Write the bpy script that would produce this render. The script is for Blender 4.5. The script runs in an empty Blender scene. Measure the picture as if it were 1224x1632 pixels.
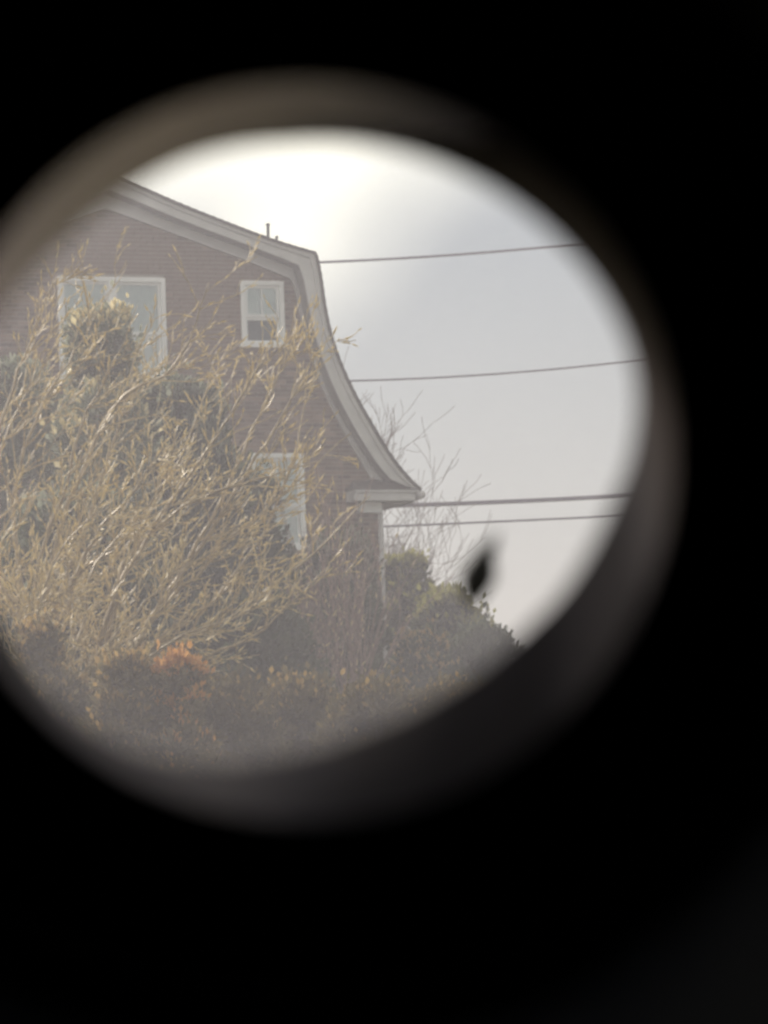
import bpy, bmesh, math, random
from mathutils import Vector, Matrix, noise
from mathutils.geometry import tessellate_polygon

S = bpy.context.scene
COL = S.collection
R = math.radians

# ------------------------------------------------------------------ camera
CAM = Vector((0, 0, 1.6))
PITCH, ROLL = R(4.8), R(-2.0)
FWD = Vector((0, math.cos(PITCH), math.sin(PITCH)))
UP0 = Vector((0, -math.sin(PITCH), math.cos(PITCH)))
RT0 = Vector((1, 0, 0))
RT = RT0 * math.cos(ROLL) + UP0 * math.sin(ROLL)
UP = -RT0 * math.sin(ROLL) + UP0 * math.cos(ROLL)
HFOV = R(8.0)
K = math.tan(HFOV / 2) / 612.0

cd = bpy.data.cameras.new('camera')
cam = bpy.data.objects.new('camera', cd)
COL.objects.link(cam)
cam.matrix_world = Matrix(((RT.x, UP.x, -FWD.x, CAM.x), (RT.y, UP.y, -FWD.y, CAM.y),
                           (RT.z, UP.z, -FWD.z, CAM.z), (0, 0, 0, 1)))
cd.sensor_fit = 'HORIZONTAL'
cd.sensor_width = 36
cd.lens = 18 / math.tan(HFOV / 2)
cd.clip_start = 0.01
cd.clip_end = 3000
cd.dof.use_dof = True
cd.dof.focus_distance = 17.0
cd.dof.aperture_fstop = cd.lens / 10.0          # a lens opening of about 10 mm
cd.dof.aperture_blades = 0
S.camera = cam

# ------------------------------------------------------------------ sky, sun, exposure
SUN_EL, SUN_AZ = R(31), R(-38)                    # behind the house, to its left
W = bpy.data.worlds.new('World'); S.world = W; W.use_nodes = True
wn = W.node_tree.nodes; wl = W.node_tree.links
bg = wn['Background']
sky = wn.new('ShaderNodeTexSky'); sky.sky_type = 'NISHITA'; sky.sun_disc = False
sky.sun_elevation = SUN_EL; sky.sun_rotation = SUN_AZ
sky.air_density = 1.0; sky.dust_density = 1.0; sky.ozone_density = 1.0
bg.inputs[1].default_value = 0.06
# bright noise patches added to the sky to imitate the scope's glare
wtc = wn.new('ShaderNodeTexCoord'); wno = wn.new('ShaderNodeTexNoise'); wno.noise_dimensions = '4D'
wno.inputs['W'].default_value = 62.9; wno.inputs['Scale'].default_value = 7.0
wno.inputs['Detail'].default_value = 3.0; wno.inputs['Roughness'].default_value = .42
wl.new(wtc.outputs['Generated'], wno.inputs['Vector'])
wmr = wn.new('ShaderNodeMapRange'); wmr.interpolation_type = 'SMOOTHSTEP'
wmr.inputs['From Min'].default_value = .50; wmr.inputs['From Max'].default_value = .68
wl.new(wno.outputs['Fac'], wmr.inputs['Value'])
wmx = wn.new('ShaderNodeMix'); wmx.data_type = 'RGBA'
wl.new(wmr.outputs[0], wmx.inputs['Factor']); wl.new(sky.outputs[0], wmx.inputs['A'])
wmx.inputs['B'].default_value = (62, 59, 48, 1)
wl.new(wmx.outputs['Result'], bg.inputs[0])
sd = bpy.data.lights.new('sun', 'SUN'); sd.energy = 5.0; sd.angle = R(0.5); sd.color = (1, .93, .83)
sun = bpy.data.objects.new('sun', sd); COL.objects.link(sun)
SDIR = Vector((math.sin(SUN_AZ) * math.cos(SUN_EL), math.cos(SUN_AZ) * math.cos(SUN_EL), math.sin(SUN_EL)))
sun.rotation_euler = SDIR.to_track_quat('Z', 'Y').to_euler()
sun.location = (0, 60, 60)
vs = S.view_settings
vs.view_transform = 'Standard'; vs.look = 'None'; vs.gamma = 1; vs.use_curve_mapping = False
vs.exposure = -0.25
S.render.engine = 'CYCLES'
S.cycles.max_bounces = 8; S.cycles.volume_bounces = 1; S.cycles.transparent_max_bounces = 24
S.cycles.use_denoising = True

# ------------------------------------------------------------------ helpers
def ray(px, py):
    return FWD + RT * ((px - 612) * K) + UP * ((816 - py) * K)

def at(px, py, Y):
    d = ray(px, py)
    return CAM + d * (Y / d.y)

def ground_z(x, y):
    t = min(1, max(0, (y - 22) / 64)); t = t * t * (3 - 2 * t)
    return 4.9 * t + 0.10 * noise.noise(Vector((x * .11, y * .11, 0)))

class MB:
    def __init__(s): s.v = []; s.f = []
    def vert(s, p): s.v.append(tuple(p)); return len(s.v) - 1
    def quad(s, a, b, c, d):
        n = len(s.v); s.v += [tuple(a), tuple(b), tuple(c), tuple(d)]; s.f.append((n, n+1, n+2, n+3))
    def tri(s, a, b, c):
        n = len(s.v); s.v += [tuple(a), tuple(b), tuple(c)]; s.f.append((n, n+1, n+2))
    def box(s, x0, x1, y0, y1, z0, z1):
        n = len(s.v)
        s.v += [(x0,y0,z0),(x1,y0,z0),(x1,y1,z0),(x0,y1,z0),(x0,y0,z1),(x1,y0,z1),(x1,y1,z1),(x0,y1,z1)]
        for q in ((0,3,2,1),(4,5,6,7),(0,1,5,4),(1,2,6,5),(2,3,7,6),(3,0,4,7)):
            s.f.append(tuple(n + i for i in q))
    def prism(s, poly, y0, y1):
        """quads between consecutive points of a closed (u, z) outline, extruded along y; caps as ngons"""
        n = len(s.v); m = len(poly)
        s.v += [(u, y0, z) for u, z in poly] + [(u, y1, z) for u, z in poly]
        for i in range(m):
            j = (i + 1) % m
            s.f.append((n+i, n+j, n+m+j, n+m+i))
        s.f.append(tuple(n + i for i in range(m))[::-1]); s.f.append(tuple(n + m + i for i in range(m)))
    def strip(s, a, b, y0, y1):
        """a board between two (u, z) lines of equal length, from y0 to y1"""
        n = len(s.v); m = len(a)
        for (u, z), (p, q) in zip(a, b):
            s.v += [(u,y0,z),(p,y0,q),(p,y1,q),(u,y1,z)]
        for i in range(m - 1):
            o = n + 4*i
            for k in range(4):
                s.f.append((o+k, o+(k+1)%4, o+4+(k+1)%4, o+4+k))
        s.f.append((n, n+3, n+2, n+1)); o = n + 4*(m-1); s.f.append((o, o+1, o+2, o+3))
    def tube(s, pts, rad, sides=5, cap=True):
        m = len(pts)
        if m < 2: return
        n = len(s.v)
        pts = [Vector(p) for p in pts]
        ref = None
        for i in range(m):
            t = (pts[min(i+1, m-1)] - pts[max(i-1, 0)])
            if t.length < 1e-9: t = Vector((0,0,1))
            t.normalize()
            if ref is None:
                ref = t.orthogonal().normalized()
            ref = (ref - t * ref.dot(t))
            ref = ref.normalized() if ref.length > 1e-6 else t.orthogonal().normalized()
            b = t.cross(ref)
            r = rad[i] if isinstance(rad, (list, tuple)) else rad
            for k in range(sides):
                a = 2*math.pi*k/sides
                s.v.append(tuple(pts[i] + (ref*math.cos(a) + b*math.sin(a))*r))
        for i in range(m-1):
            for k in range(sides):
                s.f.append((n+i*sides+k, n+i*sides+(k+1)%sides, n+(i+1)*sides+(k+1)%sides, n+(i+1)*sides+k))
        if cap:
            s.f.append(tuple(n+k for k in range(sides))[::-1])
            s.f.append(tuple(n+(m-1)*sides+k for k in range(sides)))
    def mesh(s, name, smooth=False):
        me = bpy.data.meshes.new(name)
        me.from_pydata(s.v, [], s.f); me.update()
        if smooth: me.shade_smooth()
        return me
    def build(s, name, m, parent=None, smooth=False, kind=None):
        me = s.mesh(name, smooth)
        me.materials.append(m)
        return link(name, me, parent, kind)

def link(name, me, parent=None, kind=None):
    o = bpy.data.objects.new(name, me); COL.objects.link(o)
    if parent: o.parent = parent
    if kind: o['kind'] = kind
    return o

def tag(o, label, cat, group=None):
    o['label'] = label; o['category'] = cat
    if group: o['group'] = group
    return o

def thing(name, label, cat, loc=(0,0,0), rz=0, group=None):
    o = bpy.data.objects.new(name, None); COL.objects.link(o)
    o.empty_display_size = .2
    o.location = loc; o.rotation_euler = (0,0,rz)
    return tag(o, label, cat, group)

def mat(name, c1, c2=None, scale=8, rough=.8, transl=0, spec=.3, bump=0, detail=4, metallic=0, tint=None):
    m = bpy.data.materials.new(name); m.use_nodes = True
    N = m.node_tree.nodes; L = m.node_tree.links
    p = N['Principled BSDF']
    p.inputs['Roughness'].default_value = rough
    p.inputs['Specular IOR Level'].default_value = spec
    p.inputs['Metallic'].default_value = metallic
    if tint: p.inputs['Specular Tint'].default_value = (*tint, 1)
    c2 = c2 or c1
    tc = N.new('ShaderNodeTexCoord'); nz = N.new('ShaderNodeTexNoise')
    nz.inputs['Scale'].default_value = scale; nz.inputs['Detail'].default_value = detail
    L.new(tc.outputs['Object'], nz.inputs['Vector'])
    rp = N.new('ShaderNodeValToRGB')
    rp.color_ramp.elements[0].position = .35; rp.color_ramp.elements[1].position = .65
    rp.color_ramp.elements[0].color = (*c1, 1); rp.color_ramp.elements[1].color = (*c2, 1)
    L.new(nz.outputs['Fac'], rp.inputs['Fac'])
    L.new(rp.outputs['Color'], p.inputs['Base Color'])
    if bump:
        b = N.new('ShaderNodeBump'); b.inputs['Strength'].default_value = bump; b.inputs['Distance'].default_value = .02
        L.new(nz.outputs['Fac'], b.inputs['Height']); L.new(b.outputs[0], p.inputs['Normal'])
    if transl:
        t = N.new('ShaderNodeBsdfTranslucent'); mx = N.new('ShaderNodeMixShader')
        mx.inputs[0].default_value = transl
        L.new(rp.outputs['Color'], t.inputs[0])
        L.new(p.outputs[0], mx.inputs[1]); L.new(t.outputs[0], mx.inputs[2])
        L.new(mx.outputs[0], N['Material Output'].inputs[0])
    return m

def brick_material():
    m = mat('brick', (.125,.082,.062), (.195,.135,.105), 3, .9, bump=.3)
    N = m.node_tree.nodes; L = m.node_tree.links
    oi = N.new('ShaderNodeNewGeometry'); hs = N.new('ShaderNodeHueSaturation')
    ml = N.new('ShaderNodeMath'); ml.operation = 'MULTIPLY_ADD'
    ml.inputs[1].default_value = 1.0; ml.inputs[2].default_value = .5
    L.new(oi.outputs['Random Per Island'], ml.inputs[0]); L.new(ml.outputs[0], hs.inputs['Value'])
    p = N['Principled BSDF']; src = p.inputs['Base Color'].links[0].from_socket
    L.new(src, hs.inputs['Color']); L.new(hs.outputs[0], p.inputs['Base Color'])
    return m

def glass_material():
    m = bpy.data.materials.new('window_glass'); m.use_nodes = True
    N = m.node_tree.nodes; L = m.node_tree.links
    N.remove(N['Principled BSDF'])
    tr = N.new('ShaderNodeBsdfTransparent'); tr.inputs[0].default_value = (.97,1,.99,1)
    gl = N.new('ShaderNodeBsdfGlossy'); gl.inputs['Roughness'].default_value = .03
    fr = N.new('ShaderNodeFresnel'); fr.inputs[0].default_value = 1.55
    mx = N.new('ShaderNodeMixShader')
    L.new(fr.outputs[0], mx.inputs[0]); L.new(tr.outputs[0], mx.inputs[1]); L.new(gl.outputs[0], mx.inputs[2])
    L.new(mx.outputs[0], N['Material Output'].inputs[0])
    return m

def satin(name, c, rough):
    m = bpy.data.materials.new(name); m.use_nodes = True
    N = m.node_tree.nodes; L = m.node_tree.links
    N.remove(N['Principled BSDF'])
    g = N.new('ShaderNodeBsdfGlossy'); g.inputs['Roughness'].default_value = rough; g.inputs[0].default_value = (*c, 1)
    tc = N.new('ShaderNodeTexCoord'); nz = N.new('ShaderNodeTexNoise'); nz.inputs['Scale'].default_value = 60
    ml = N.new('ShaderNodeMath'); ml.operation = 'MULTIPLY_ADD'; ml.inputs[1].default_value = .12; ml.inputs[2].default_value = rough-.06
    L.new(tc.outputs['Object'], nz.inputs['Vector']); L.new(nz.outputs['Fac'], ml.inputs[0]); L.new(ml.outputs[0], g.inputs['Roughness'])
    L.new(g.outputs[0], N['Material Output'].inputs[0])
    return m

M = dict(
    brick=brick_material(),
    mortar=mat('mortar', (.32,.29,.26), (.25,.23,.21), 6, .95, bump=.2),
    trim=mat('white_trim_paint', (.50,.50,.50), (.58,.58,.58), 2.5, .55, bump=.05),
    sash=mat('white_sash_paint', (.78,.80,.80), (.84,.85,.85), 3, .45),
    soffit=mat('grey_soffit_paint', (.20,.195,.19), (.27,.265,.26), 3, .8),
    shingle=mat('dark_shingle', (.05,.045,.042), (.10,.09,.085), 20, .95, bump=.4),
    curtain=mat('pale_curtain', (.86,.90,.90), (.91,.93,.93), 5, .9),
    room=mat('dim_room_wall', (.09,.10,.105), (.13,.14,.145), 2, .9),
    glass=glass_material(),
    metal=mat('grey_painted_metal', (.45,.45,.46), (.55,.54,.54), 4, .45, spec=.5),
    lead=mat('dark_vent_metal', (.07,.08,.08), (.11,.12,.11), 8, .6),
    wire=mat('black_cable_rubber', (.025,.02,.05), (.04,.033,.075), 12, .6),
    pole=mat('weathered_pole_wood', (.13,.10,.075), (.20,.16,.12), 6, .9, bump=.4),
    limb_bark=mat('brown_limb_bark', (.20,.15,.09), (.42,.34,.22), 9, .44, bump=.3, spec=.9, tint=(1,.82,.5)),
    bark=mat('golden_twig_bark', (.30,.23,.12), (.62,.50,.28), 4, .46, spec=.8, tint=(1,.80,.45)),
    trunk=mat('grey_trunk_bark', (.16,.13,.10), (.26,.22,.17), 8, .85, bump=.5),
    farbark=mat('brown_tree_bark', (.10,.075,.06), (.16,.12,.10), 5, .85),
    bud=mat('sunlit_bud', (.66,.55,.28), (.82,.71,.44), 10, .5, transl=.5),  # buds, lightened to carry the sun's glints on the twigs
    redtwig=mat('reddish_stem_bark', (.20,.125,.105), (.36,.245,.215), 5, .6),
    needles=mat('dark_evergreen_leaf', (.045,.065,.035), (.11,.13,.07), 4, .6, transl=.35),
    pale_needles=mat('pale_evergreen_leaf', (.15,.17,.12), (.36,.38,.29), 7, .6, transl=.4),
    brown_leaf=mat('brown_winter_leaf', (.12,.105,.055), (.23,.185,.09), 3, .7, transl=.35),
    orange=mat('orange_leaf', (.50,.24,.06), (.62,.34,.12), 3, .7, transl=.5),
    gold=mat('golden_leaf', (.36,.24,.09), (.46,.31,.12), 3, .7, transl=.5),
    sunlit_needles=mat('sunlit_leaf_tint', (.20,.20,.05), (.34,.32,.09), 2, .6, transl=.5),  # sunlight on the shrub tops, put into the leaf colour
    ground=mat('winter_grass', (.06,.06,.025), (.12,.10,.05), .6, .95, bump=.5),
    feather=mat('black_feather', (.010,.010,.011), (.022,.021,.02), 60, .6),
    scope_black=mat('matt_black_lining', (.006,.006,.0065), (.010,.010,.010), 90, .75, spec=.15),
    scope_grey=mat('worn_brown_grey_lining', (.17,.145,.13), (.20,.17,.155), 25, .7, spec=.2),
    scope_shaded=satin('shaded_liner_satin', (.17,.148,.138), .30),
    scope_lit=satin('lit_liner_satin', (.66,.60,.64), .22),  # lighter copy of the liner, its catch of light put into the colour
    scope_skin=mat('black_tube_paint', (.02,.02,.022), (.03,.03,.03), 30, .4, spec=.5),
)

# ------------------------------------------------------------------ ground, far fields
g = MB(); NX, NY = 90, 110
xs = [-300 + 600*i/NX for i in range(NX+1)]; ys = [-100 + 540*j/NY for j in range(NY+1)]
for y in ys:
    for x in xs: g.vert((x, y, ground_z(x, y)))
for j in range(NY):
    for i in range(NX):
        a = j*(NX+1)+i; g.f.append((a, a+1, a+NX+2, a+NX+1))
g.build('ground', M['ground'], smooth=True, kind='structure')

# ------------------------------------------------------------------ brick house
AZ = R(22)                                        # gable turned: its right end lies farther off
HX = Vector((math.cos(AZ), math.sin(AZ), 0)); HN = Vector((math.sin(AZ), -math.cos(AZ), 0))
P0 = at(605, 900, 95.0)
BASE = Vector((P0.x, P0.y, 4.8))

def fac(px, py, off=0.0):
    """point of the photograph on the gable plane (or `off` metres in front of it) as house-local (u, z)"""
    d = ray(px, py); q = BASE + HN * off
    t = (q - CAM).dot(HN) / d.dot(HN)
    p = CAM + d * t
    return ((p - q).dot(HX), p.z - BASE.z)

house = thing('brick_house', 'brown brick house with white trimmed curved gambrel gable, rising behind the bare tree', 'house', BASE, AZ)

O_ = [(165,274),(220,300),(300,335),(425,383),(500,406),(507,440),(516,500),(531,558),(556,618),(590,680),(622,732),(650,766),(668,783)]
D_ = [(165,297),(214,318),(291,351),(408,395),(476,422),(485,447),(495,500),(510,558),(534,620),(565,680),(596,730),(613,752),(624,764)]
I_ = [(165,331),(205,346),(275,372),(385,413),(462,444),(470,462),(478,500),(492,548),(512,615),(543,680),(574,735),(584,752),(590,763)]
def smooth_line(pts, corner=4):
    """Catmull-Rom on each side of the gambrel corner"""
    out = []
    for seg in (pts[:corner+1], pts[corner:]):
        for i in range(len(seg)-1):
            p0 = seg[max(i-1,0)]; p1 = seg[i]; p2 = seg[i+1]; p3 = seg[min(i+2, len(seg)-1)]
            for k in range(4):
                t = k/4
                out.append(tuple(.5*((2*p1[c]) + (-p0[c]+p2[c])*t + (2*p0[c]-5*p1[c]+4*p2[c]-p3[c])*t*t
                                     + (-p0[c]+3*p1[c]-3*p2[c]+p3[c])*t**3) for c in (0,1)))
    out.append(pts[-1]); return out
OV = .36                                          # rake overhang
OL = smooth_line([fac(x, y, OV) for x, y in O_])
DL = smooth_line([fac(x, y, OV) for x, y in D_])
IL = smooth_line([fac(x, y, .03) for x, y in I_])
UC = fac(165, 331)[0]                             # ridge line of the symmetrical gable
OL[0] = (UC, OL[0][1]); DL[0] = (UC, DL[0][1]); IL[0] = (UC, IL[0][1])
mir = lambda line: [(2*UC - u, z) for u, z in line]
full = lambda line: mir(line)[::-1][:-1] + line
DEPTH = 9.5
UR, UL = 0.0, 2*UC                                # wall corners

# window openings, house-local (u0, u1, z0, z1)
def opening(x0, y0, x1, y1):
    a = fac(x0, (y0+y1)/2); b = fac(x1, (y0+y1)/2); c = fac((x0+x1)/2, y0); d = fac((x0+x1)/2, y1)
    return (a[0], b[0], d[1], c[1])
W_BIG = opening(93, 442, 264, 604)
W_SMALL = opening(384, 448, 452, 549)
W_LOW = opening(399, 723, 485, 872)
WIN = [W_BIG, W_SMALL, W_LOW]
print('windows', WIN, 'UC', UC)

# gable wall (mortar backing with real openings)
prof = [(u, z) for u, z in full(DL)]
prof = [(min(max(u, UL), UR), z) for u, z in prof]
wl_poly = [(UL, -.6)] + [p for p in prof] + [(UR, -.6)]
wl_poly = [p for i, p in enumerate(wl_poly) if i == 0 or (Vector(p)-Vector(wl_poly[i-1])).length > 1e-4]
polys = [[Vector((u, z, 0)) for u, z in wl_poly]]
for (a, b, c, d) in WIN:
    polys.append([Vector((a,c,0)), Vector((a,d,0)), Vector((b,d,0)), Vector((b,c,0))])
flat = [p for q in polys for p in q]
wmb = MB()
for t in tessellate_polygon(polys):
    wmb.tri(*[(flat[i].x, 0, flat[i].y) for i in t])
for (a, b, c, d) in WIN:                          # reveals
    wmb.quad((a,0,c),(a,.2,c),(a,.2,d),(a,0,d)); wmb.quad((b,0,c),(b,0,d),(b,.2,d),(b,.2,c))
    wmb.quad((a,0,d),(a,.2,d),(b,.2,d),(b,0,d)); wmb.quad((a,0,c),(b,0,c),(b,.2,c),(a,.2,c))
wall = wmb.build('gable_wall', M['mortar'], house)
sb = MB()
sb.quad((UR,0,-.6),(UR,DEPTH,-.6),(UR,DEPTH,OL[-1][1]),(UR,0,OL[-1][1]))
sb.build('side_wall', M['brick'], house); sb = MB()
sb.quad((UL,0,-.6),(UL,0,OL[-1][1]),(UL,DEPTH,OL[-1][1]),(UL,DEPTH,-.6))
sb.build('side_wall', M['brick'], house)
bk = MB(); n0 = len(wl_poly)
bk.v = [(u, DEPTH, z) for u, z in wl_poly]; bk.f = [tuple(range(n0))]
bk.build('rear_wall', M['brick'], house)

# bricks, course by course
def edges_at(z):
    """right limit of the wall face at height z, under the frieze"""
    if z < OL[-1][1] - .12: return UR
    best = UR
    for (u0, z0), (u1, z1) in zip(IL[:-1], IL[1:]):
        if (z0 - z) * (z1 - z) <= 0 and abs(z0 - z1) > 1e-6:
            best = min(UR, u0 + (u1-u0)*(z-z0)/(z1-z0) + .06)
    return best
rng = random.Random(4)
CH, BL, JT = .0748, .214, .011
ztop = max(z for u, z in IL)
rows = []
k = 0; z = -.55
while z < ztop - .02:
    zm = z + CH/2
    ur = edges_at(zm)
    ul = 2*UC - ur
    off = 0 if k % 2 else (BL+JT)/2
    u = UL - off
    cuts = [(a, b) for a, b, c, d in WIN if c - CH*.55 < zm < d + CH*.45]
    while u < ur:
        spans = [(max(u, ul), min(u+BL, ur))]
        for a, b in cuts:
            ns = []
            for s0, s1 in spans:
                if s1 <= a or s0 >= b: ns.append((s0, s1)); continue
                if s0 < a: ns.append((s0, a))
                if s1 > b: ns.append((b, s1))
            spans = ns
        for s0, s1 in spans:
            if s1 - s0 > .03: rows.append((s0, s1, z, z+CH-JT))
        u += BL + JT
    z += CH; k += 1
# the 300 that show best stand alone, the remaining ones are joined
ctr = fac(330, 430)
def rank(b):
    u, z = (b[0]+b[1])/2, (b[2]+b[3])/2
    return abs(u-ctr[0])*.75 + abs(z-ctr[1])
full_b = [b for b in rows if abs((b[1]-b[0]) - BL) < 1e-4]
full_b.sort(key=rank)
single = set(full_b[:300])
one = MB(); h = (CH-JT)
one.box(0, BL, -.013, .004, 0, h)
brick_me = one.mesh('brick'); brick_me.materials.append(M['brick'])
rest = MB()
for b in rows:
    j = rng.uniform(-.004, .004); sag = rng.uniform(-.0015, .0015)
    if b in single:
        o = link('brick', brick_me, wall); o.location = (b[0], j, b[2] + sag)
    else:
        rest.box(b[0], b[1], -.013 + j, .004, b[2]+sag, b[3]+sag)
rest.build('brick_courses', M['brick'], wall, kind='stuff')

# rake boards, soffit, frieze, roof
fb = MB(); fb.strip(full(OL), full(DL), -OV, -OV+.03); fb.build('fascia_board', M['trim'], house)
# a slimmer moulding on the fascia top
t1 = [(u + (p-u)*.28, z + (q-z)*.28) for (u, z), (p, q) in zip(OL, DL)]
fm = MB(); fm.strip(full(OL), full(t1), -OV-.035, -OV-.002); fm.build('fascia_moulding', M['trim'], house)
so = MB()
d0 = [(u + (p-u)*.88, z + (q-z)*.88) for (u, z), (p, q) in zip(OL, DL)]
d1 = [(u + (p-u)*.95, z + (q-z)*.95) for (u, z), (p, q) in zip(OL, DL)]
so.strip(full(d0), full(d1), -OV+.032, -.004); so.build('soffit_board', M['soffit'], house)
fr = MB(); f0 = [(u + (p-u)*.07, z + (q-z)*.07) for (u, z), (p, q) in zip(DL, IL)]
fr.strip(full(f0), full(IL), -.045, -.002); fr.build('frieze_board', M['trim'], house)
f1 = [(u + (p-u)*.76, z + (q-z)*.76) for (u, z), (p, q) in zip(DL, IL)]
fr2 = MB(); fr2.strip(full(f1), full(IL), -.07, -.047); fr2.build('frieze_moulding', M['trim'], house)

def offset_line(line, d):
    out = []
    for i, (u, z) in enumerate(line):
        a = Vector(line[max(i-1, 0)]); b = Vector(line[min(i+1, len(line)-1)])
        t = (b - a).normalized(); out.append((u - (-t.y)*-d*-1*-1 if False else u + (-t.y)*d*-1*-1, z + t.x*d))
    return out
FO = full(OL)
RT_ = offset_line(FO, .045); RB_ = offset_line(FO, .003)
rf = MB(); rf.strip(RT_, RB_, -OV-.07, DEPTH+.3); roof = rf.build('roof', M['shingle'], house)
# shingle courses: each a thin lip along the slope
for side in (0, 1):
    line = offset_line(OL, .046)
    if side: line = mir(line)
    acc = 0; last = Vector(line[0]); cm = MB()
    for i in range(1, len(line)):
        a = Vector(line[i-1]); b = Vector(line[i]); t = (b-a).normalized(); nrm = Vector((-t.y, t.x))
        if nrm.y < 0: nrm = -nrm
        L_ = (b-a).length; s = .0
        while s < L_:
            p = a + t*s; q = a + t*min(L_, s+.14)
            cm.quad((p.x, -OV-.065, p.y), (p.x, DEPTH+.29, p.y), (q.x + nrm.x*.012, DEPTH+.29, q.y + nrm.y*.012), (q.x + nrm.x*.012, -OV-.065, q.y + nrm.y*.012))
            cm.quad((q.x + nrm.x*.012, -OV-.065, q.y + nrm.y*.012), (q.x + nrm.x*.012, DEPTH+.29, q.y + nrm.y*.012), (q.x, DEPTH+.29, q.y), (q.x, -OV-.065, q.y))
            s += .145
    cm.build('shingle_courses', M['shingle'], roof, kind='stuff')

# cornice return at the right and left eave
ue, ze = OL[-1]                                   # outer eave tip
cr_l = fac(563, 786, OV)[0]
zt = fac(600, 785, OV)[1]; zb = fac(600, 798, OV)[1]; zc = fac(600, 768, OV)[1]
bl0, bz0 = fac(573, 817, .1); bl1, bz1 = fac(606, 799, .1)
for s in (0, 1):
    fx = (lambda u: u) if s == 0 else (lambda u: 2*UC - u)
    def bx(mb, a, b, *r):
        a, b = sorted((fx(a), fx(b))); mb.box(a, b, *r)
    m = MB(); bx(m, cr_l, ue-.10, -OV-.06, -.014, zb, zt); bx(m, cr_l-.0, ue-.06, -OV-.10, -.016, zt+.002, zt+.035)
    cr = m.build('cornice_return', M['trim'], house)
    m = MB(); poly = [(fx(cr_l), zt+.037), (fx(ue-.06), zt+.037), (fx(ue-.25), zc+.05), (fx(cr_l+.12), zc+.05)]
    n = len(m.v)
    a, b, c, d = poly
    m.v += [(a[0], -OV-.09, a[1]), (b[0], -OV-.09, b[1]), (c[0], -.05, c[1]), (d[0], -.05, d[1]), (a[0], -.015, a[1]), (b[0], -.015, b[1])]
    m.f += [(n, n+1, n+2, n+3), (n, n+3, n+4), (n+1, n+5, n+2), (n+3, n+2, n+5, n+4), (n, n+4, n+5, n+1)]
    m.build('return_roof', M['shingle'], cr)
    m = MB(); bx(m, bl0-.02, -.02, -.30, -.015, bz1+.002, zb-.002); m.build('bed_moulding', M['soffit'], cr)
    m = MB(); bx(m, bl0, bl1, -.17, -.015, bz0, bz1); m.build('eave_block', M['sash'], cr)
    m = MB(); pts = [(fx(ue+.0), -OV-.12, ze-.07), (fx(ue+.0), DEPTH+.3, ze-.07)]
    m.tube(pts, .075, 8); m.build('gutter', M['metal'], house, smooth=True)
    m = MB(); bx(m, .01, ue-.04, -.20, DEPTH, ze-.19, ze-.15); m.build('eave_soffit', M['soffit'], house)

# downspout at the right corner
ds = MB()
tx = .02
ds.tube([(tx, -.075, ze-.17), (tx, -.075, ze-.8), (tx, -.075, -.3)], .043, 8)
dsp = ds.build('downspout', M['metal'], house, smooth=True)
for zz in (ze-1.2, ze-2.9):
    m = MB(); m.box(tx-.06, tx+.06, -.125, -.014, zz, zz+.04); m.build('strap', M['metal'], dsp)

# windows
def window(name, op, cols, blind, upper_mull=True, curtain_low=False):
    u0, u1, z0, z1 = op
    cas = MB(); t = .075
    cas.box(u0-.005, u0+t, -.035, .06, z0, z1); cas.box(u1-t, u1+.005, -.035, .06, z0, z1)
    cas.box(u0+t, u1-t, -.036, .06, z1-t, z1+.005)
    w = cas.build('window', M['sash'], house)
    m = MB(); m.box(u0-.05, u1+.05, -.075, .05, z0-.055, z0+.02); m.build('sill', M['sash'], w)
    iw = (u1-u0-2*t); cw = iw/cols
    for c in range(1, cols):
        m = MB(); uc = u0+t+c*cw; m.box(uc-.06, uc+.06, -.034, .06, z0+.021, z1-t-.001); m.build('mullion', M['sash'], w)
    for c in range(cols):
        a = u0+t+c*cw + (.06 if c else .002); b = u0+t+(c+1)*cw - (.06 if c < cols-1 else .002)
        zm = z0 + (z1-z0)*.45
        for lo, hi, yy, mull in ((zm-.02, z1-t-.002, .005, upper_mull), (z0+.022, zm-.022, .035, False)):
            m = MB(); s = .05
            m.box(a, a+s, yy, yy+.028, lo, hi); m.box(b-s, b, yy, yy+.028, lo, hi)
            m.box(a+s, b-s, yy-.001, yy+.027, hi-s, hi); m.box(a+s, b-s, yy-.001, yy+.027, lo, lo+s)
            if mull:
                mm = (a+b)/2; m.box(mm-.014, mm+.014, yy+.002, yy+.026, lo+s, hi-s)
            m.build('sash', M['sash'], w)
            m = MB(); m.box(a+s-.002, b-s+.002, yy+.012, yy+.018, lo+s-.002, hi-s+.002); m.build('pane', M['glass'], w)
        zb_ = z0 if blind >= 1 else z0 + (z1-z0)*(1-blind)
        m = MB(); nf = 14                        # softly pleated curtain
        for q in range(nf):
            ua = a + (b-a)*q/nf; ub = a + (b-a)*(q+1)/nf
            ya = .05 + (.004 if q % 2 else 0); yb = .05 + (0 if q % 2 else .004)
            m.quad((ua, ya, zb_), (ub, yb, zb_), (ub, yb, z1-.03), (ua, ya, z1-.03))
        m.build('curtain', M['curtain'], w)
    m = MB()
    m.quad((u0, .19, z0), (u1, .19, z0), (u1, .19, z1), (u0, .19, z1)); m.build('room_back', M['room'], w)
    return w
window('window', W_BIG, 2, 1, False)
window('window', W_SMALL, 1, .58)
window('window', W_LOW, 1, 1)

# plumbing vents standing on the roof
for (x, y0, y1, r) in ((427, 357, 386, .028), (441, 377, 392, .022)):
    a = fac(x, y1, -1.2); b = fac(x, y0, -1.2)
    m = MB(); m.tube([(a[0], 1.2, a[1]-.25), (b[0], 1.2, b[1])], r, 10); m.tube([(b[0], 1.2, b[1]-.03), (b[0], 1.2, b[1]+.01)], r+.008, 10)
    m.build('roof_vent', M['lead'], house, smooth=False)

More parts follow.
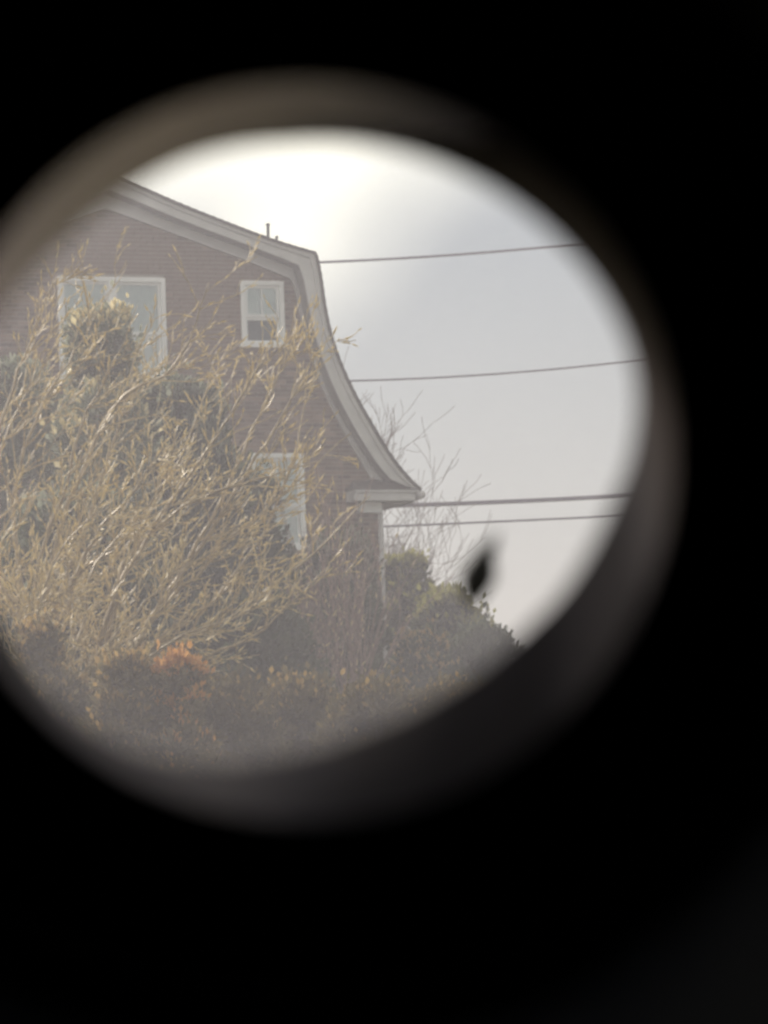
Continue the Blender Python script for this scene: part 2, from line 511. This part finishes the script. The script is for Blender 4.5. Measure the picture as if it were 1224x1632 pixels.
# ------------------------------------------------------------------ overhead wires and their poles
def pole(px, Y, top_py, label):
    t = at(px, top_py, Y); gz = ground_z(t.x, t.y)
    p = thing('utility_pole', label, 'utility pole', (t.x, t.y, gz))
    m = MB(); m.tube([(0,0,-.5), (0,0,(t.z-gz)*.5), (0,0,t.z-gz)], [.17,.15,.12], 10); m.build('shaft', M['pole'], p, smooth=True)
    m = MB(); m.box(-.9, .9, -.18, -.06+.0, t.z-gz-.7, t.z-gz-.58); m.build('crossarm', M['pole'], p)
    return p
YW = 128
pole(1560, YW, 280, 'tall wooden utility pole carrying the wires, off to the right')
pole(-420, YW, 330, 'tall wooden utility pole carrying the wires, off to the left')
def wire(pts, r, label):
    (x0,y0),(x1,y1),(x2,y2) = pts
    def q(x):
        return y0*(x-x1)*(x-x2)/((x0-x1)*(x0-x2)) + y1*(x-x0)*(x-x2)/((x1-x0)*(x1-x2)) + y2*(x-x0)*(x-x1)/((x2-x0)*(x2-x1))
    P = [at(x, q(x), YW) for x in range(-420, 1561, 30)]
    m = MB(); m.tube(P, r, 6)
    tag(m.build('overhead_wire', M['wire'], smooth=True), label, 'wire', 'overhead wires behind the house')
wire([(510,418),(740,405),(930,388)], .030, 'highest overhead wire, faint, leaving the roof corner of the house')
wire([(560,607),(830,593),(1010,575)], .024, 'thin overhead wire crossing the sky halfway up the curved roof edge')
wire([(660,805),(820,799),(980,791)], .052, 'thickest dark overhead cable, level with the eave of the house')
wire([(640,838),(800,831),(970,823)], .026, 'thin overhead wire running just under the thick dark cable')

# ------------------------------------------------------------------ vegetation
def perp_rand(d, rng):
    v = Vector((rng.gauss(0,1), rng.gauss(0,1), rng.gauss(0,1)))
    v -= d * v.dot(d)
    return v.normalized() if v.length > 1e-6 else d.orthogonal().normalized()

def grow(mb, buds, rng, p, d, length, r, depth, up=.12, wob=.22, spread=.75, kids=(3,6), minr=.0035, budp=.0, sides=4):
    n = max(4, int(length/.13)); n = min(n, 12)
    seg = length/n
    pts = [p.copy()]; rad = [r]
    cur = p.copy(); dd = d.copy()
    dirs = [dd.copy()]
    for i in range(n):
        dd = (dd + perp_rand(dd, rng)*wob*rng.random() + Vector((0,0,1))*up).normalized()
        cur = cur + dd*seg
        pts.append(cur.copy()); rad.append(max(minr, r*(1-.75*(i+1)/n))); dirs.append(dd.copy())
        if budp and rng.random() < budp:
            buds.append((cur + perp_rand(dd, rng)*.01, (dd + perp_rand(dd, rng)*.25).normalized(), rng.uniform(.35, 1)**2))
    mb.tube(pts, rad, sides if depth > 0 else 3, cap=depth > 0)
    if depth > 0:
        for k in range(rng.randint(*kids)):
            i = rng.randint(max(1, n//4), n)
            nd = (dirs[i] + perp_rand(dirs[i], rng)*spread*rng.uniform(.5, 1.1)).normalized()
            grow(mb, buds, rng, pts[i], nd, length*rng.uniform(.35, .65), rad[i]*.7, depth-1, up, wob, spread, kids, minr, budp, sides)

def bud_mesh(buds, mb, rng):
    """plump spur shoots along the twigs: long thin spindles"""
    for p, d, s in buds:
        a = perp_rand(d, rng); b = d.cross(a); w = .008 + .009*s; L_ = .03 + .14*s
        c = p + d*L_*.35; t = p + d*L_
        q = [c + a*w, c + b*w, c - a*w, c - b*w]
        for i in range(4): mb.tri(q[i], q[(i+1)%4], t); mb.tri(q[(i+1)%4], q[i], p)

def pixel_limb(pts, Y, dY, rng):
    """a limb through photo points, with depth wandering round Y"""
    n = len(pts); out = []
    for i, (x, y) in enumerate(pts):
        out.append(at(x, y, Y + dY*(i/(n-1)) + rng.uniform(-.12,.12)))
    # catmull
    res = []
    for i in range(n-1):
        p0 = out[max(i-1,0)]; p1 = out[i]; p2 = out[i+1]; p3 = out[min(i+2,n-1)]
        for k in range(4):
            t = k/4
            res.append(.5*((2*p1) + (-p0+p2)*t + (2*p0-5*p1+4*p2-p3)*t*t + (-p0+3*p1-3*p2+p3)*t**3))
    res.append(out[-1])
    for i in range(1, len(res)-1): res[i] += Vector((rng.gauss(0,.015), rng.gauss(0,.02), rng.gauss(0,.015)))
    return res

def limb_tree(name, label, cat, base_px, Y, limbs, seed, nsub, group=None, barkm='bark', twig_len=(.5,1.2), depth=1, lean=(.5,-.1,.6), budp=.42, r0=.058):
    rng = random.Random(seed)
    b = at(base_px, 1250, Y); gz = ground_z(b.x, b.y)
    root = thing(name, label, cat, (b.x, b.y, gz), 0, group)
    off = Vector((b.x, b.y, gz))
    fork = Vector((b.x, b.y, gz + 1.0))
    tm = MB(); tm.tube([(0,0,-.3), (.03,.02,.3), (0,0,.75), (.02,0,1.15)], [r0*2.0, r0*1.5, r0*1.3, r0*1.1], 10); tm.build('trunk', M['trunk'], root, smooth=True)
    tw = MB(); buds = []
    for pts, dY in limbs:
        P = pixel_limb(pts, Y, dY, rng)
        start = fork + Vector((rng.uniform(-.04,.04), rng.uniform(-.04,.04), rng.uniform(-.25,.1)))
        f = P[0]; mid = start.lerp(f, .5) + Vector((0,0,-.08*(f-start).length))
        path = [start, start.lerp(mid, .5), mid, mid.lerp(f, .55)] + P
        n = len(path)
        rad = [r0*.85*(1-.86*(i/(n-1))**.8) for i in range(n)]
        lm = MB(); lm.tube([p-off for p in path], rad, 6); lm.build('limb', M['limb_bark'], root, smooth=True)
        for k in range(nsub):
            i = rng.randint(3, n-2)
            t = (path[i+1]-path[i-1]).normalized()
            nd = (t*.6 + perp_rand(t, rng)*.8 + Vector(lean)*.5).normalized()
            grow(tw, buds, rng, path[i]-off, nd, rng.uniform(*twig_len)*(1.1-.5*i/n), rad[i]*.45+.003, depth, .06, .34, .8, (2,5), .0055, budp)
    tw.build('twigs', M[barkm], root, kind='stuff')
    if buds:
        bm_ = MB(); bud_mesh(buds, bm_, rng); bm_.build('buds', M['bud'], root, kind='stuff')
    return root

limb_tree('bare_tree', 'tall bare budding tree with golden arching twigs across the left of the brick gable', 'tree', 60, 69, [
    ([(60,1010),(95,850),(180,650),(262,598),(305,540),(333,450)], -1.5),
    ([(40,980),(20,800),(70,640),(120,560),(165,470)], 1.0),
    ([(30,1000),(-20,820),(10,650),(50,540),(90,440)], -.8),
    ([(70,1000),(130,860),(170,740),(200,640),(225,540)], .6),
    ([(60,1020),(150,930),(230,830),(300,700),(345,560)], 1.5),
    ([(50,1020),(60,900),(110,760),(140,650),(190,560)], -1.8),
    ([(40,1010),(0,900),(-10,760),(30,650),(75,590)], 1.8),
    ([(60,1030),(110,930),(200,860),(260,770),(280,690)], -2.2),
], 3, 26, twig_len=(.5,1.25))
limb_tree('bare_tree', 'spreading bare tree with long golden branches reaching right towards the lower window', 'tree', 190, 66.5, [
    ([(180,1060),(250,980),(330,900),(400,830),(470,770),(560,690)], 1.0),
    ([(170,1040),(200,900),(260,830),(340,785),(430,757),(505,735)], -1.0),
    ([(200,1050),(280,930),(350,800),(400,690),(440,600),(447,545)], .7),
    ([(200,1060),(270,1010),(340,960),(420,850),(470,720),(490,590)], 1.5),
    ([(160,1060),(180,960),(240,850),(330,720),(380,640),(425,560)], -1.6),
    ([(150,1080),(220,1030),(330,1005),(410,950),(500,880),(590,790)], 1.6),
    ([(150,1080),(110,960),(150,860),(200,800),(240,740)], -1.2),
    ([(160,1090),(250,1060),(350,1040),(440,985),(520,905)], -.5),
    ([(140,1090),(60,1000),(20,962),(-30,900)], -.8),
    ([(200,1050),(300,900),(390,760),(450,660),(500,560)], .2),
], 8, 22, twig_len=(.45,1.0))

def evergreen(name, label, cat, px, top_py, base_py, half_px, Y, n, m, seed, tip=None, group=None, size=(.07,.17), sharp=1.0, nclump=60, tipf=.55):
    rng = random.Random(seed)
    t = at(px, top_py, Y); b = at(px, base_py, Y); gz = ground_z(t.x, t.y)
    bz = min(b.z, gz + .3) - gz
    H = t.z - gz; rad = half_px*K*Y
    root = thing(name, label, cat, (t.x, t.y, gz), 0, group)
    st = MB(); st.tube([(0,0,-.2), (.02,0,H*.5), (0,.02,H*.85)], [.09,.06,.02], 7); st.build('stem', M['trunk'], root)
    cl = []
    for i in range(nclump):
        h = rng.random()**.7
        w = rad*math.sqrt(max(.02, 1-(h*.97)**2.6))
        a = rng.uniform(0, 2*math.pi); q = w*(.35+.65*math.sqrt(rng.random()))
        cl.append((Vector((math.cos(a)*q, math.sin(a)*q, .1+(H-.25)*h)), rng.uniform(.16,.34)*min(1,rad)))
    for i in range(8):
        a = rng.uniform(0, 2*math.pi); q = rad*.5*math.sqrt(rng.random())
        cl.append((Vector((math.cos(a)*q, math.sin(a)*q, H-.22-.10*(q/rad)**2-rng.random()*.1)), .17))
    fm_, tips = MB(), MB()
    for i in range(n):
        c, s = cl[rng.randrange(len(cl))] if rng.random() < .97 else cl[-1-rng.randrange(8)]
        v = Vector((rng.gauss(0,1), rng.gauss(0,1), rng.gauss(0,1))).normalized() * s * rng.random()**.4 * (rng.uniform(1.3, 2.1) if rng.random() < .11 else 1)
        v.z *= 1.25
        p = c + v
        if p.z < 0: continue
        d = (v.normalized()*.8 + Vector((0,0,.9)) + Vector((rng.gauss(0,.4), rng.gauss(0,.4), rng.gauss(0,.3)))).normalized()
        sd_ = perp_rand(d, rng); L_ = rng.uniform(*size); w_ = L_*.30
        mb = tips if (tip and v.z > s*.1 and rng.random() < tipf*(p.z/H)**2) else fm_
        mb.quad(p, p + d*L_*.5 + sd_*w_, p + d*L_, p + d*L_*.5 - sd_*w_)
    fm_.build('foliage', M[m], root, kind='stuff')
    if tip and tips.f: tips.build('foliage_tips', M[tip], root, kind='stuff')
    return root

G1 = 'evergreen shrubs in front of the house'
evergreen('evergreen_shrub', 'tall round topped evergreen with a pale golden crown in front of the wide window', 'shrub', 160, 496, 1150, 82, 76, 20000, 'pale_needles', 11, 'bud', G1, nclump=110)
evergreen('evergreen_shrub', 'broad grey green evergreen at the left edge below the tall round topped one', 'shrub', 30, 590, 1180, 120, 78, 20000, 'pale_needles', 12, None, G1, nclump=120)
evergreen('evergreen_shrub', 'dark green evergreen filling the gap right of the tall round topped one', 'shrub', 285, 610, 1180, 118, 80, 24000, 'needles', 13, 'pale_needles', G1, nclump=110)
evergreen('evergreen_shrub', 'low dark evergreen under the lower window behind the spreading branches', 'shrub', 385, 760, 1180, 92, 82, 17000, 'needles', 14, None, G1, nclump=90)
evergreen('evergreen_shrub', 'wide dark evergreen low down at the left behind the golden tufts', 'shrub', 110, 800, 1220, 150, 74, 16000, 'needles', 15, 'pale_needles', G1, nclump=120)
evergreen('evergreen_shrub', 'short dark evergreen at the foot of the reddish stems', 'shrub', 400, 960, 1220, 110, 78, 12000, 'needles', 16, None, G1, nclump=80)
evergreen('evergreen_shrub', 'pale topped evergreen between the lower window and the right corner of the house', 'shrub', 540, 862, 1230, 78, 88, 16000, 'needles', 17, 'pale_needles', G1, nclump=80)
for (px, ty, hp, lab, sd_) in ((90,1075,75,'low brown shrub at the lower left rim below the yellow gold tuft',51),(360,1085,85,'low brown shrub right of the bright orange tuft',52),
        (480,1080,85,'low brown shrub at the foot of the shorter red stemmed shrub',53),(600,1085,85,'low brown shrub at the foot of the downspout',54),(720,1090,80,'low brown shrub in the shadow at the lower right rim',55)):
    evergreen('brown_shrub', lab, 'shrub', px, ty, 1300, hp, 64+(sd_ % 3)*1.5, 11000, 'brown_leaf', sd_, 'gold', 'low brown shrubs along the bottom', size=(.05,.12), nclump=40, tipf=.22)
G2 = 'dark shrubs right of the house corner'
evergreen('dark_shrub', 'dark shrub with yellow lit top touching the house corner and downspout', 'shrub', 640, 886, 1200, 66, 101, 14000, 'needles', 21, 'sunlit_needles', G2, nclump=70, tipf=1.0)
evergreen('dark_shrub', 'dark rounded shrub with yellow lit top under the flying bird', 'shrub', 718, 946, 1200, 78, 99, 14000, 'needles', 22, 'sunlit_needles', G2, nclump=70, tipf=1.0)
evergreen('dark_shrub', 'lowest dark shrub at the right end of the row, half lost in shadow', 'shrub', 775, 1005, 1200, 70, 97, 12000, 'needles', 23, None, G2, nclump=60)
evergreen('dark_shrub', 'brownish green shrub low in front of the shrub touching the downspout', 'shrub', 675, 1015, 1220, 70, 92, 12000, 'needles', 24, 'gold', G2, nclump=60)

limb_tree('bare_tree', 'low bare tree with fine golden twigs tangled along the bottom left', 'tree', 120, 64.5, [
    ([(60,1120),(20,1040),(-20,960),(-40,880)], .6),
    ([(70,1120),(90,1030),(70,940),(110,860),(180,800)], -.6),
    ([(90,1130),(160,1040),(230,960),(290,905),(340,880)], .4),
    ([(100,1130),(200,1070),(300,1010),(380,985),(440,925)], -.4),
    ([(80,1120),(130,1000),(150,900),(220,830),(290,800)], 1.0),
    ([(40,1120),(30,1010),(70,962),(112,938)], -.9),
], 19, 24, twig_len=(.4,.95), r0=.042)
G3 = 'golden tufted shrubs at the bottom left'
for (px, ty, hp, n, lab, sd_) in (
    (285, 1040, 42, 4200, 'bright orange gold leafy tuft, tallest of the golden shrubs', 31),
    (62, 985, 34, 2600, 'small yellow gold tuft near the left edge', 32),
    (195, 1035, 40, 3000, 'yellow gold tuft left of the bright orange one', 33),
    (180, 1130, 45, 2600, 'dull gold tuft low down below the yellow one', 34),
    (275, 1165, 45, 2600, 'dull orange tuft lowest of all, below the bright orange one', 35)):
    evergreen('golden_shrub', lab, 'shrub', px, ty, 1250, hp*1.35, 62, int(n*1.5), 'brown_leaf', sd_, 'orange' if sd_ == 31 else 'gold', G3, size=(.05,.12), nclump=30, tipf=1.3 if sd_ == 31 else .6)

def stem_shrub(px, top_py, Y, half_px, n, seed, label, m='redtwig'):
    rng = random.Random(seed)
    t = at(px, top_py, Y); gz = ground_z(t.x, t.y); H = t.z-gz; w = half_px*K*Y
    root = thing('red_stemmed_shrub', label, 'shrub', (t.x, t.y, gz), 0, 'red stemmed shrubs by the house corner')
    cr = MB(); cr.tube([(0,0,-.2),(0,0,.25)], [.16,.10], 8); cr.build('crown_base', M['trunk'], root)
    mb = MB(); buds = []
    for k in range(n):
        a = rng.uniform(0, 2*math.pi); q = rng.random()
        d = Vector((math.cos(a)*q*w/H*.7 + .05, math.sin(a)*q*w/H*.7, 1)).normalized()
        grow(mb, buds, rng, Vector((math.cos(a)*.12, math.sin(a)*.12, .05)), d, H*rng.uniform(.6,1.0), .018, 1, .02, .12, .45, (4,7), .0065, .12)
    mb.build('stems', M[m], root, kind='stuff')
    b2 = MB(); bud_mesh(buds, b2, rng); b2.build('buds', M['bud'], root, kind='stuff')
stem_shrub(555, 850, 84, 60, 17, 41, 'tall shrub of upright reddish stems just left of the downspout')
stem_shrub(490, 880, 83, 55, 16, 42, 'shrub of upright reddish stems below the lower window')
stem_shrub(430, 960, 80, 55, 15, 43, 'shorter shrub of reddish stems left of the other two')

# bare tree beyond the house
def far_tree(px, Y, seed, label, top_py, lean):
    rng = random.Random(seed)
    b = at(px, 1200, Y); gz = ground_z(b.x, b.y); t = at(px, top_py, Y)
    H = t.z - gz
    root = thing('bare_tree', label, 'tree', (b.x, b.y, gz))
    tm = MB(); tm.tube([(0,0,-.3),(.05,0,H*.2),(0,.05,H*.36)], [.2,.16,.13], 9); tm.build('trunk', M['farbark'], root, smooth=True)
    for k in range(11):
        a = rng.uniform(-1.2, 1.2)
        d = Vector((math.sin(a)*.8 + lean, rng.uniform(-.5,.5), rng.uniform(.6,1.2))).normalized()
        lm = MB()
        grow(lm, [], rng, Vector((0,0,H*rng.uniform(.2,.36))), d, H*rng.uniform(.38,.52), .04, 3, .05, .26, .75, (3,5), .006, 0, 4)
        lm.build('limb', M['farbark'], root)
far_tree(500, 111, 77, 'bare tree close behind the house, thin twigs beside the upper curve of its roof', 620, .14)
far_tree(560, 115, 91, 'bare brown tree behind the house corner, twigs fanning out round the eave tip', 735, .12)
far_tree(470, 113, 55, 'bare brown tree far behind the house, twigs halfway down its curved roof edge', 670, .16)

# ------------------------------------------------------------------ small bird in flight
YB = 1.9
bird = thing('bird', 'small dark blurred bird flying above the shrubs at right', 'bird', at(765, 910, YB))
bo = bird.location.copy()
bp = lambda x, y, dy=0: at(x, y, YB+dy) - bo
u1 = K*YB
body = MB()
body.tube([bp(748,962), bp(752,950), bp(756,936), bp(761,920), bp(766,904), bp(770,892), bp(774,882), bp(778,872), bp(780,866)],
          [10*u1, 17*u1, 25*u1, 29*u1, 27*u1, 21*u1, 16*u1, 12*u1, 5*u1], 14)
bob = body.build('body', M['feather'], bird, smooth=True)
bk_ = MB(); bk_.tube([bp(780,867), bp(784,861), bp(787,857)], [3*u1, 2*u1, .4*u1], 6); bk_.build('beak', M['feather'], bird)
def wing(tipx, tipy, dy, chord, name='wing'):
    m = MB(); root_ = (766, 902)
    n = 6
    for side in (-.0012, .0012):
        pass
    A, B = [], []
    for i in range(n+1):
        t = i/n
        x = root_[0] + (tipx-root_[0])*t; y = root_[1] + (tipy-root_[1])*t
        c = chord*(1-t**1.8)*.5 + 1.5
        A.append(bp(x - c, y + c*.55, dy*t)); B.append(bp(x + c*.8, y - c*.2, dy*t))
    th = Vector((.0, .0014, .0))
    for i in range(n):
        m.quad(A[i]-th, B[i]-th, B[i+1]-th, A[i+1]-th); m.quad(A[i]+th, A[i+1]+th, B[i+1]+th, B[i]+th)
        m.quad(A[i]-th, A[i+1]-th, A[i+1]+th, A[i]+th); m.quad(B[i]-th, B[i]+th, B[i+1]+th, B[i+1]-th)
    m.build(name, M['feather'], bird)
wing(794, 846, -.015, 40)
wing(738, 946, .015, 26)
tl = MB()
for k in (-1, 0, 1):
    a = bp(752, 950, .001*k); b = bp(750+k*12+8, 962-abs(k)*2, .002*k)
    tl.tube([a, a.lerp(b, .6), b], [3*u1, 3.6*u1, 2*u1], 5)
tl.build('tail', M['feather'], bird)

# ------------------------------------------------------------------ telescope the scene is seen through
# a straight tube round the camera's line of sight; its rear end is at the camera, its mouth 1.35 m ahead
sc_root = thing('telescope', 'black telescope tube whose round mouth frames the whole view', 'telescope', CAM)
def sp(px, py, d):                                # point at depth d along the axis
    return ray(px, py)*d
def ring_pts(cx, cy, r, d, n=128):
    return [sp(cx + r*math.cos(2*math.pi*i/n), cy + r*math.sin(2*math.pi*i/n), d) for i in range(n)]
def loft(mb, rings, flip=False):
    for a, b in zip(rings[:-1], rings[1:]):
        n = len(a)
        for i in range(n):
            j = (i+1) % n
            mb.quad(a[i], a[j], b[j], b[i])
AX, AY = 485, 720                                  # axis of the tube in the photograph
def tube_ring(r, d):                               # ring of real radius r (metres) on the axis
    return ring_pts(AX, AY, r/(K*d), d)
RI, RO = .118, .124
SH = sp(AX, AY, 1.30) - FWD*1.30                   # the tube's axis lies a little aside of the camera's
def axr(r, d):
    return [FWD*d + SH + RT*(r*math.cos(2*math.pi*i/128)) - UP*(r*math.sin(2*math.pi*i/128)) for i in range(128)]
def cut_ring(circles, d, n=128):
    """opening bounded by several circles at once, sampled round their common middle"""
    cx, cy = 480, 700; out = []
    for i in range(n):
        a = 2*math.pi*i/n; dx, dy = math.cos(a), math.sin(a); best = 1e9
        for (x, y, r) in circles:
            ex, ey = cx-x, cy-y; bb = ex*dx+ey*dy; cc = ex*ex+ey*ey-r*r
            best = min(best, -bb + math.sqrt(bb*bb-cc))
        out.append(sp(cx+dx*best, cy+dy*best, d))
    return out
m = MB(); loft(m, [axr(RO, -.06), axr(RO, 1.80), axr(RO-.003, 1.80), axr(RO-.003, -.06)])
m.build('tube', M['scope_skin'], sc_root, smooth=False)
m = MB(); loft(m, [axr(RI, -.06), axr(RI, 1.178)])
m.build('tube_lining', M['scope_black'], sc_root, smooth=True)
m = MB(); loft(m, [axr(RO-.006, 1.306), axr(RO-.006, 1.795)])  # unseen hood added beyond the mouth to keep sun off the collars
m.build('added_hood_lining', M['scope_black'], sc_root, smooth=True)
# rear field stop
def washer(ring, d, t, outer):
    m = MB(); r2 = [p + FWD*t for p in ring]; o1 = axr(outer, d); o2 = axr(outer, d+t)
    loft(m, [o1, ring, r2, o2]); return m
washer(cut_ring([(485,720,590)], 1.18), 1.18, .004, RI-.0005).build('field_stop', M['scope_black'], sc_root)
# liner in two collars: lit upper left, shaded rest, put into the colours
EDGE = [(500,203),(610,212),(710,238),(810,287),(915,372),(990,482),(1030,610),(1022,715),(980,820),(910,925),(820,1018),(715,1100),
        (600,1160),(470,1202),(350,1222),(225,1205),(105,1135),(15,1045),(-55,900),(-82,740),(-60,590),(15,460),(110,362),(215,283),(350,225)]
def spline_ring(pts, d, n=128):
    """smooth closed opening through measured points, sampled round the same middle as cut_ring"""
    cx, cy = 480, 700
    pts = [(x, y) if y > 900 else (cx+(x-cx)*.974, cy+(y-cy)*.974) for x, y in pts]
    pol = sorted((math.atan2(y-cy, x-cx) % (2*math.pi), math.hypot(x-cx, y-cy)) for x, y in pts)
    pol = [(a-2*math.pi, r) for a, r in pol[-2:]] + pol + [(a+2*math.pi, r) for a, r in pol[:2]]
    rr = []
    for i in range(n):
        a = 2*math.pi*i/n
        k = max(j for j in range(1, len(pol)-2) if pol[j][0] <= a)
        t = (a-pol[k][0])/(pol[k+1][0]-pol[k][0]); t = t*t*(3-2*t)
        rr.append(pol[k][1]*(1-t)+pol[k+1][1]*t)
    for q in range(4): rr = [(rr[i-1]+2*rr[i]+rr[(i+1)%n])/4 for i in range(n)]
    return [sp(cx+r*math.cos(2*math.pi*i/n), cy+r*math.sin(2*math.pi*i/n), d) for i, r in enumerate(rr)]
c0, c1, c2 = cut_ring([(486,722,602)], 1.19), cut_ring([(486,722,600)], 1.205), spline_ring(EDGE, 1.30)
def part(r, a, b, n=72):
    out = []
    for k in range(n+1):
        f = a + (b-a)*k/n; i = math.floor(f); t = f-i
        out.append(r[i % 128].lerp(r[(i+1) % 128], t))
    return out
def sheet(mb, rings):
    for a, b in zip(rings[:-1], rings[1:]):
        for i in range(len(a)-1): mb.quad(a[i], a[i+1], b[i+1], b[i])
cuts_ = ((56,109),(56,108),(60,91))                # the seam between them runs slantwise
m = MB(); sheet(m, [part(r, i0, i1) for r, (i0, i1) in zip((c0, c1, c2), cuts_)]); m.build('lit_collar', M['scope_lit'], sc_root, smooth=True)
m = MB(); sheet(m, [part(r, i1, i0+128) for r, (i0, i1) in zip((c0, c1, c2), cuts_)]); m.build('shaded_collar', M['scope_shaded'], sc_root, smooth=True)
washer(c2, 1.3005, .003, RO-.0065).build('mouth_plate', M['scope_black'], sc_root)
# rear cap with the eyepiece bore the camera sits in
m = MB(); loft(m, [axr(RO, -.062), [FWD*-.062 + RT*.02*math.cos(2*math.pi*i/128) - UP*.02*math.sin(2*math.pi*i/128) for i in range(128)]])
m.build('rear_cap', M['scope_black'], sc_root)
# tripod under the tube
off = FWD*.6 + (sp(AX, AY, 1.3) - FWD*1.3)
tp = CAM + off - UP*RO
tz = ground_z(tp.x, tp.y)
tr = thing('tripod', 'black tripod carrying the telescope', 'tripod', (tp.x, tp.y, tz))
hz = tp.z - tz
m = MB(); m.tube([(0,0,hz-.16), (0,0,hz-.05)], [.05,.035], 12); m.tube([(0,0,hz-.05), (0,0,hz-.006)], [.06,.03], 12); m.build('head', M['scope_skin'], tr)
for k in range(3):
    a = 2*math.pi*k/3 + .5
    m = MB(); m.tube([(math.cos(a)*.04, math.sin(a)*.04, hz-.12), (math.cos(a)*.28, math.sin(a)*.28, hz*.42), (math.cos(a)*.5, math.sin(a)*.5, .0)], [.022,.018,.014], 8)
    m.build('leg', M['scope_skin'], tr)

# ------------------------------------------------------------------ haze, added to imitate the eyepiece's veiling glare
hb = MB(); hb.box(-330, 330, -130, 470, -1.3, 24)
hm = bpy.data.materials.new('glare_veil'); hm.use_nodes = True
N = hm.node_tree.nodes; N.remove(N['Principled BSDF'])
pv = N.new('ShaderNodeVolumePrincipled')
pv.inputs['Color'].default_value = (.90,.87,.96,1); pv.inputs['Density'].default_value = .0029
pv.inputs['Anisotropy'].default_value = .45
hm.node_tree.links.new(pv.outputs[0], N['Material Output'].inputs['Volume'])
hz_ = hb.build('haze', hm, kind='stuff')
